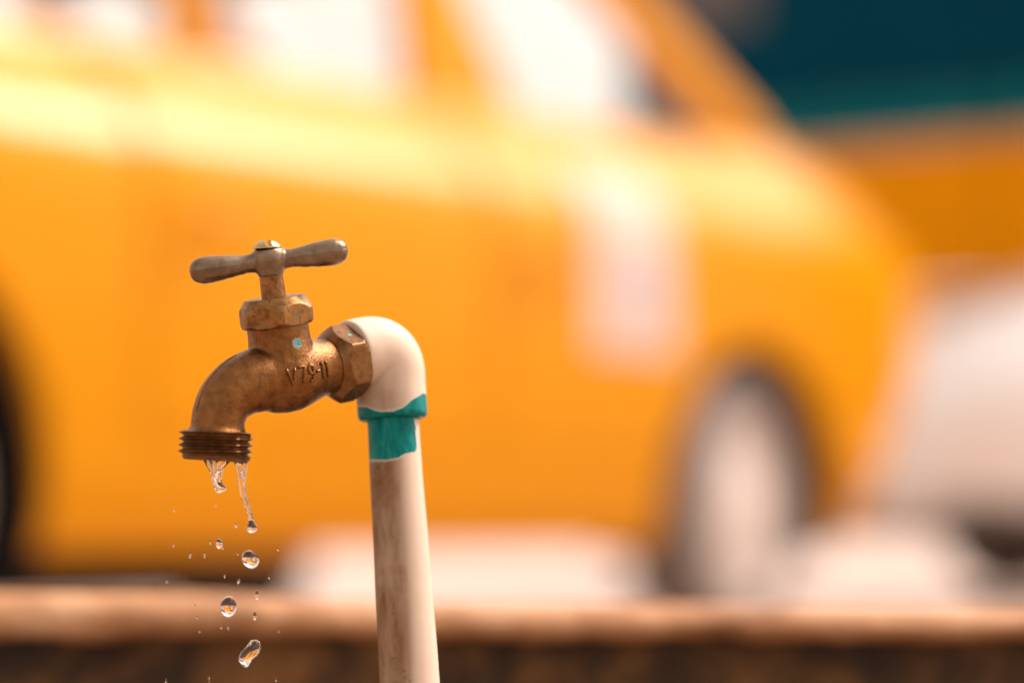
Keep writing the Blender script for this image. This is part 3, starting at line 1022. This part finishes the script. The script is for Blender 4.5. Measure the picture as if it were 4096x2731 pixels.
    # seats with pale covers
    for nm, x0, sy in (('front_seat', -0.95, -0.34), ('front_seat', -0.95, 0.34), ('rear_seat', -1.95, 0.0)):
        hw = 0.24 if sy else 0.58
        bm = bmesh.new()
        rows = [[Vector((x0 + ox, sy + hw * cy, z)) for ox, cy in ((-0.09, -0.9), (-0.09, 0.9), (-0.05, 1.0), (0.03, 1.0), (0.06, 0.9), (0.06, -0.9), (0.03, -1.0), (-0.05, -1.0))] for z in (0.50, 0.85, 1.05, 1.12)]
        rows += [[Vector((x0 + ox * 0.5, sy + hw * cy * 0.8, 1.15)) for ox, cy in ((-0.09, -0.9), (-0.09, 0.9), (-0.05, 1.0), (0.03, 1.0), (0.06, 0.9), (0.06, -0.9), (0.03, -1.0), (-0.05, -1.0))]]
        add_grid(bm, rows)
        add_box(bm, (x0, sy - hw, 0.45), (x0 + 0.48, sy + hw, 0.60))
        link(nm, to_mesh(bm), M['seat'], root, 50)
    # front bumper
    bm = bmesh.new()
    add_tube(bm, [(x, y * W / 0.80, z, r) for x, y, z, r in [(0.38, -0.78, 0.42, 0.04), (0.52, -0.76, 0.42, 0.05), (0.66, -0.62, 0.42, 0.05), (0.72, -0.3, 0.42, 0.05), (0.73, 0.0, 0.42, 0.05), (0.72, 0.3, 0.42, 0.05), (0.66, 0.62, 0.42, 0.05), (0.52, 0.76, 0.42, 0.05), (0.38, 0.78, 0.42, 0.04)]], 5, 14, Vector((0, 0, 1)))
    link('front_bumper', to_mesh(bm), M['taxi'], root, 60)
    return root, P, W, b
TAXI, TP, TW, TBODY = yellow_taxi()

def taxi_door_panel():
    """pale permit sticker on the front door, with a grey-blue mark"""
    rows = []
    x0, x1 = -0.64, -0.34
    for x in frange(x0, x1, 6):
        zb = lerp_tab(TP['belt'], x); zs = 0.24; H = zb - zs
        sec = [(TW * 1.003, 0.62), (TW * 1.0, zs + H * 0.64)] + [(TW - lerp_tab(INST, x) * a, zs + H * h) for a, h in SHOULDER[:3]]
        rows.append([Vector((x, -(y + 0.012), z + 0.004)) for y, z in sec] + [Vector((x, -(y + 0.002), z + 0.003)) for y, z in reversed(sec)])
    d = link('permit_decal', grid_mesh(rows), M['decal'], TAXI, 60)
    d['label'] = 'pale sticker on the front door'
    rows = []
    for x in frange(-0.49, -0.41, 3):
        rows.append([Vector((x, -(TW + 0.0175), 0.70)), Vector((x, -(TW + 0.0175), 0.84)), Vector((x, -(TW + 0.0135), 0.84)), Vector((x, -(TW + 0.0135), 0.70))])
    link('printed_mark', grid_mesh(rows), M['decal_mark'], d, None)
taxi_door_panel()

def white_car():
    m4 = Matrix.Translation((2.12, 8.5, 0.03)) @ Matrix.Rotation(R(200), 4, 'Z')
    W = 0.80
    P = dict(w=W, inset=[(0, 0.12)], mat='white_paint', rw=0.29, hub=0.29, arch=0.33, axles=(-2.40, 0.0), steer=(0, 0), cab=(-2.2, -0.45),
             stations=[-3.05, -3.04, -2.98, -2.85, -2.6, -2.4, -2.21, -2.199] + frange(-2.1, -0.5, 12) + [-0.451, -0.44] + frange(-0.40, 0.75, 16) + [0.82, 0.88, 0.92, 0.945, 0.95],
             plan=[(-3.05, 0.75), (-2.9, 0.92), (-2.4, 1.0), (0.5, 1.0), (0.7, 0.96), (0.85, 0.86), (0.92, 0.75), (0.95, 0.6)],
             belt=[(-3.05, 0.80), (-2.6, 1.0), (-0.4, 0.98), (-0.1, 0.97), (0.4, 0.92), (0.66, 0.82), (0.86, 0.68), (0.95, 0.56)],
             top=[(-3.05, 0.85), (-2.6, 1.10), (-0.4, 1.12), (-0.1, 1.10), (0.4, 1.03), (0.66, 0.90), (0.86, 0.73), (0.95, 0.60)],
             sill=[(-3.05, 0.30), (-2.6, 0.22), (0.4, 0.24), (0.95, 0.34)], rake=lambda x, z: 0.0)
    root, b = build_car('white_car', m4, P, 'blurred white car bonnet beyond the nose of the yellow taxi', 'car')
    rows = []
    for x in frange(-2.5, -0.55, 10):
        k = 1 - 0.5 * max(0, (x + 0.95) / 0.4) ** 2 - 0.4 * max(0, (-2.2 - x) / 0.3) ** 2
        rows.append([Vector((x, y, 1.0 + (z - 1.0) * k)) for y, z in ((-0.68, 1.0), (-0.64, 1.15), (-0.56, 1.40), (-0.45, 1.47), (0, 1.50), (0.45, 1.47), (0.56, 1.40), (0.64, 1.15), (0.68, 1.0))])
    link('cabin', grid_mesh(rows), M['white_paint'], root, 40)
    for sd in (-1, 1):
        quad_panel('side_window', [(-0.85, sd * 0.672, 1.06), (-2.15, sd * 0.672, 1.06), (-2.05, sd * 0.60, 1.36), (-1.10, sd * 0.60, 1.36)], 0.01, M['grey_cloth'], root, (0, sd, 0.2))
        rows = []
        for r, h in ((0.085, -0.04), (0.09, 0.0), (0.075, 0.02), (0.045, 0.032), (0.005, 0.036)):
            rows.append([Vector((0.86 + h, sd * 0.50 + r * math.cos(2 * PI * k / 24), 0.60 + r * math.sin(2 * PI * k / 24))) for k in range(24)])
        link('headlight', grid_mesh(rows), M['lamp_lens'], root, 40)
white_car()

# ------------------------------------------------------------------ hoarding in bands of navy, teal, ochre
def hoarding():
    a = Vector((0.50, 10.33, 0))
    dr = Vector((0.885, -0.515, 0)).normalized()
    ang = math.atan2(dr.y, dr.x)
    root = empty('roadside_hoarding', Matrix.Translation(a) @ Matrix.Rotation(ang, 4, 'Z'))
    tag(root, 'navy and yellow painted sheet hoarding standing behind the taxi', 'hoarding')
    PW = 1.62
    nav = och = pl = None
    for i in range(4):
        x0, x1 = i * PW + 0.008, (i + 1) * PW - 0.008
        def sheet(name, z0, z1, y, mat, wave):
            n = 40
            rows = []
            for k in range(n + 1):
                x = x0 + (x1 - x0) * k / n
                yy = y + wave * math.sin(k / n * 2 * PI * 9)
                rows.append([Vector((x, yy, z0)), Vector((x, yy, z1)), Vector((x, yy + 0.02, z1)), Vector((x, yy + 0.02, z0))])
            return link(name, grid_mesh(rows), mat, root, 60)
        sheet('navy_sheet', 1.99, 3.1, 0.0, M['navy_sheet'], 0.012)
        sheet('ochre_sheet', 1.22, 1.82, 0.0, M['ochre_sheet'], 0.0)
        sheet('plinth_panel', 0.21, 1.205, 0.0, M['tan_plaster'], 0.0)
        bm = bmesh.new()
        add_box(bm, (x0 - 0.004, -0.03, 1.825), (x1 + 0.004, 0.02, 1.982))
        bmesh.ops.bevel(bm, geom=bm.edges[:], offset=0.006, segments=2, affect='EDGES')
        link('teal_rail', to_mesh(bm), M['teal_strip'], root, None)
        bm = bmesh.new()
        add_box(bm, (x0 - 0.04, 0.03, -0.02), (x0 + 0.04, 0.11, 3.12))
        link('post', to_mesh(bm), M['dark_trim'], root, None)
    bm = bmesh.new()
    add_box(bm, (0.20, -0.022, 2.38), (0.62, -0.012, 3.0))  # small dark grey panel set on the navy sheet
    o = link('faded_notice', to_mesh(bm), M['grey_cloth'], root, None)
hoarding()
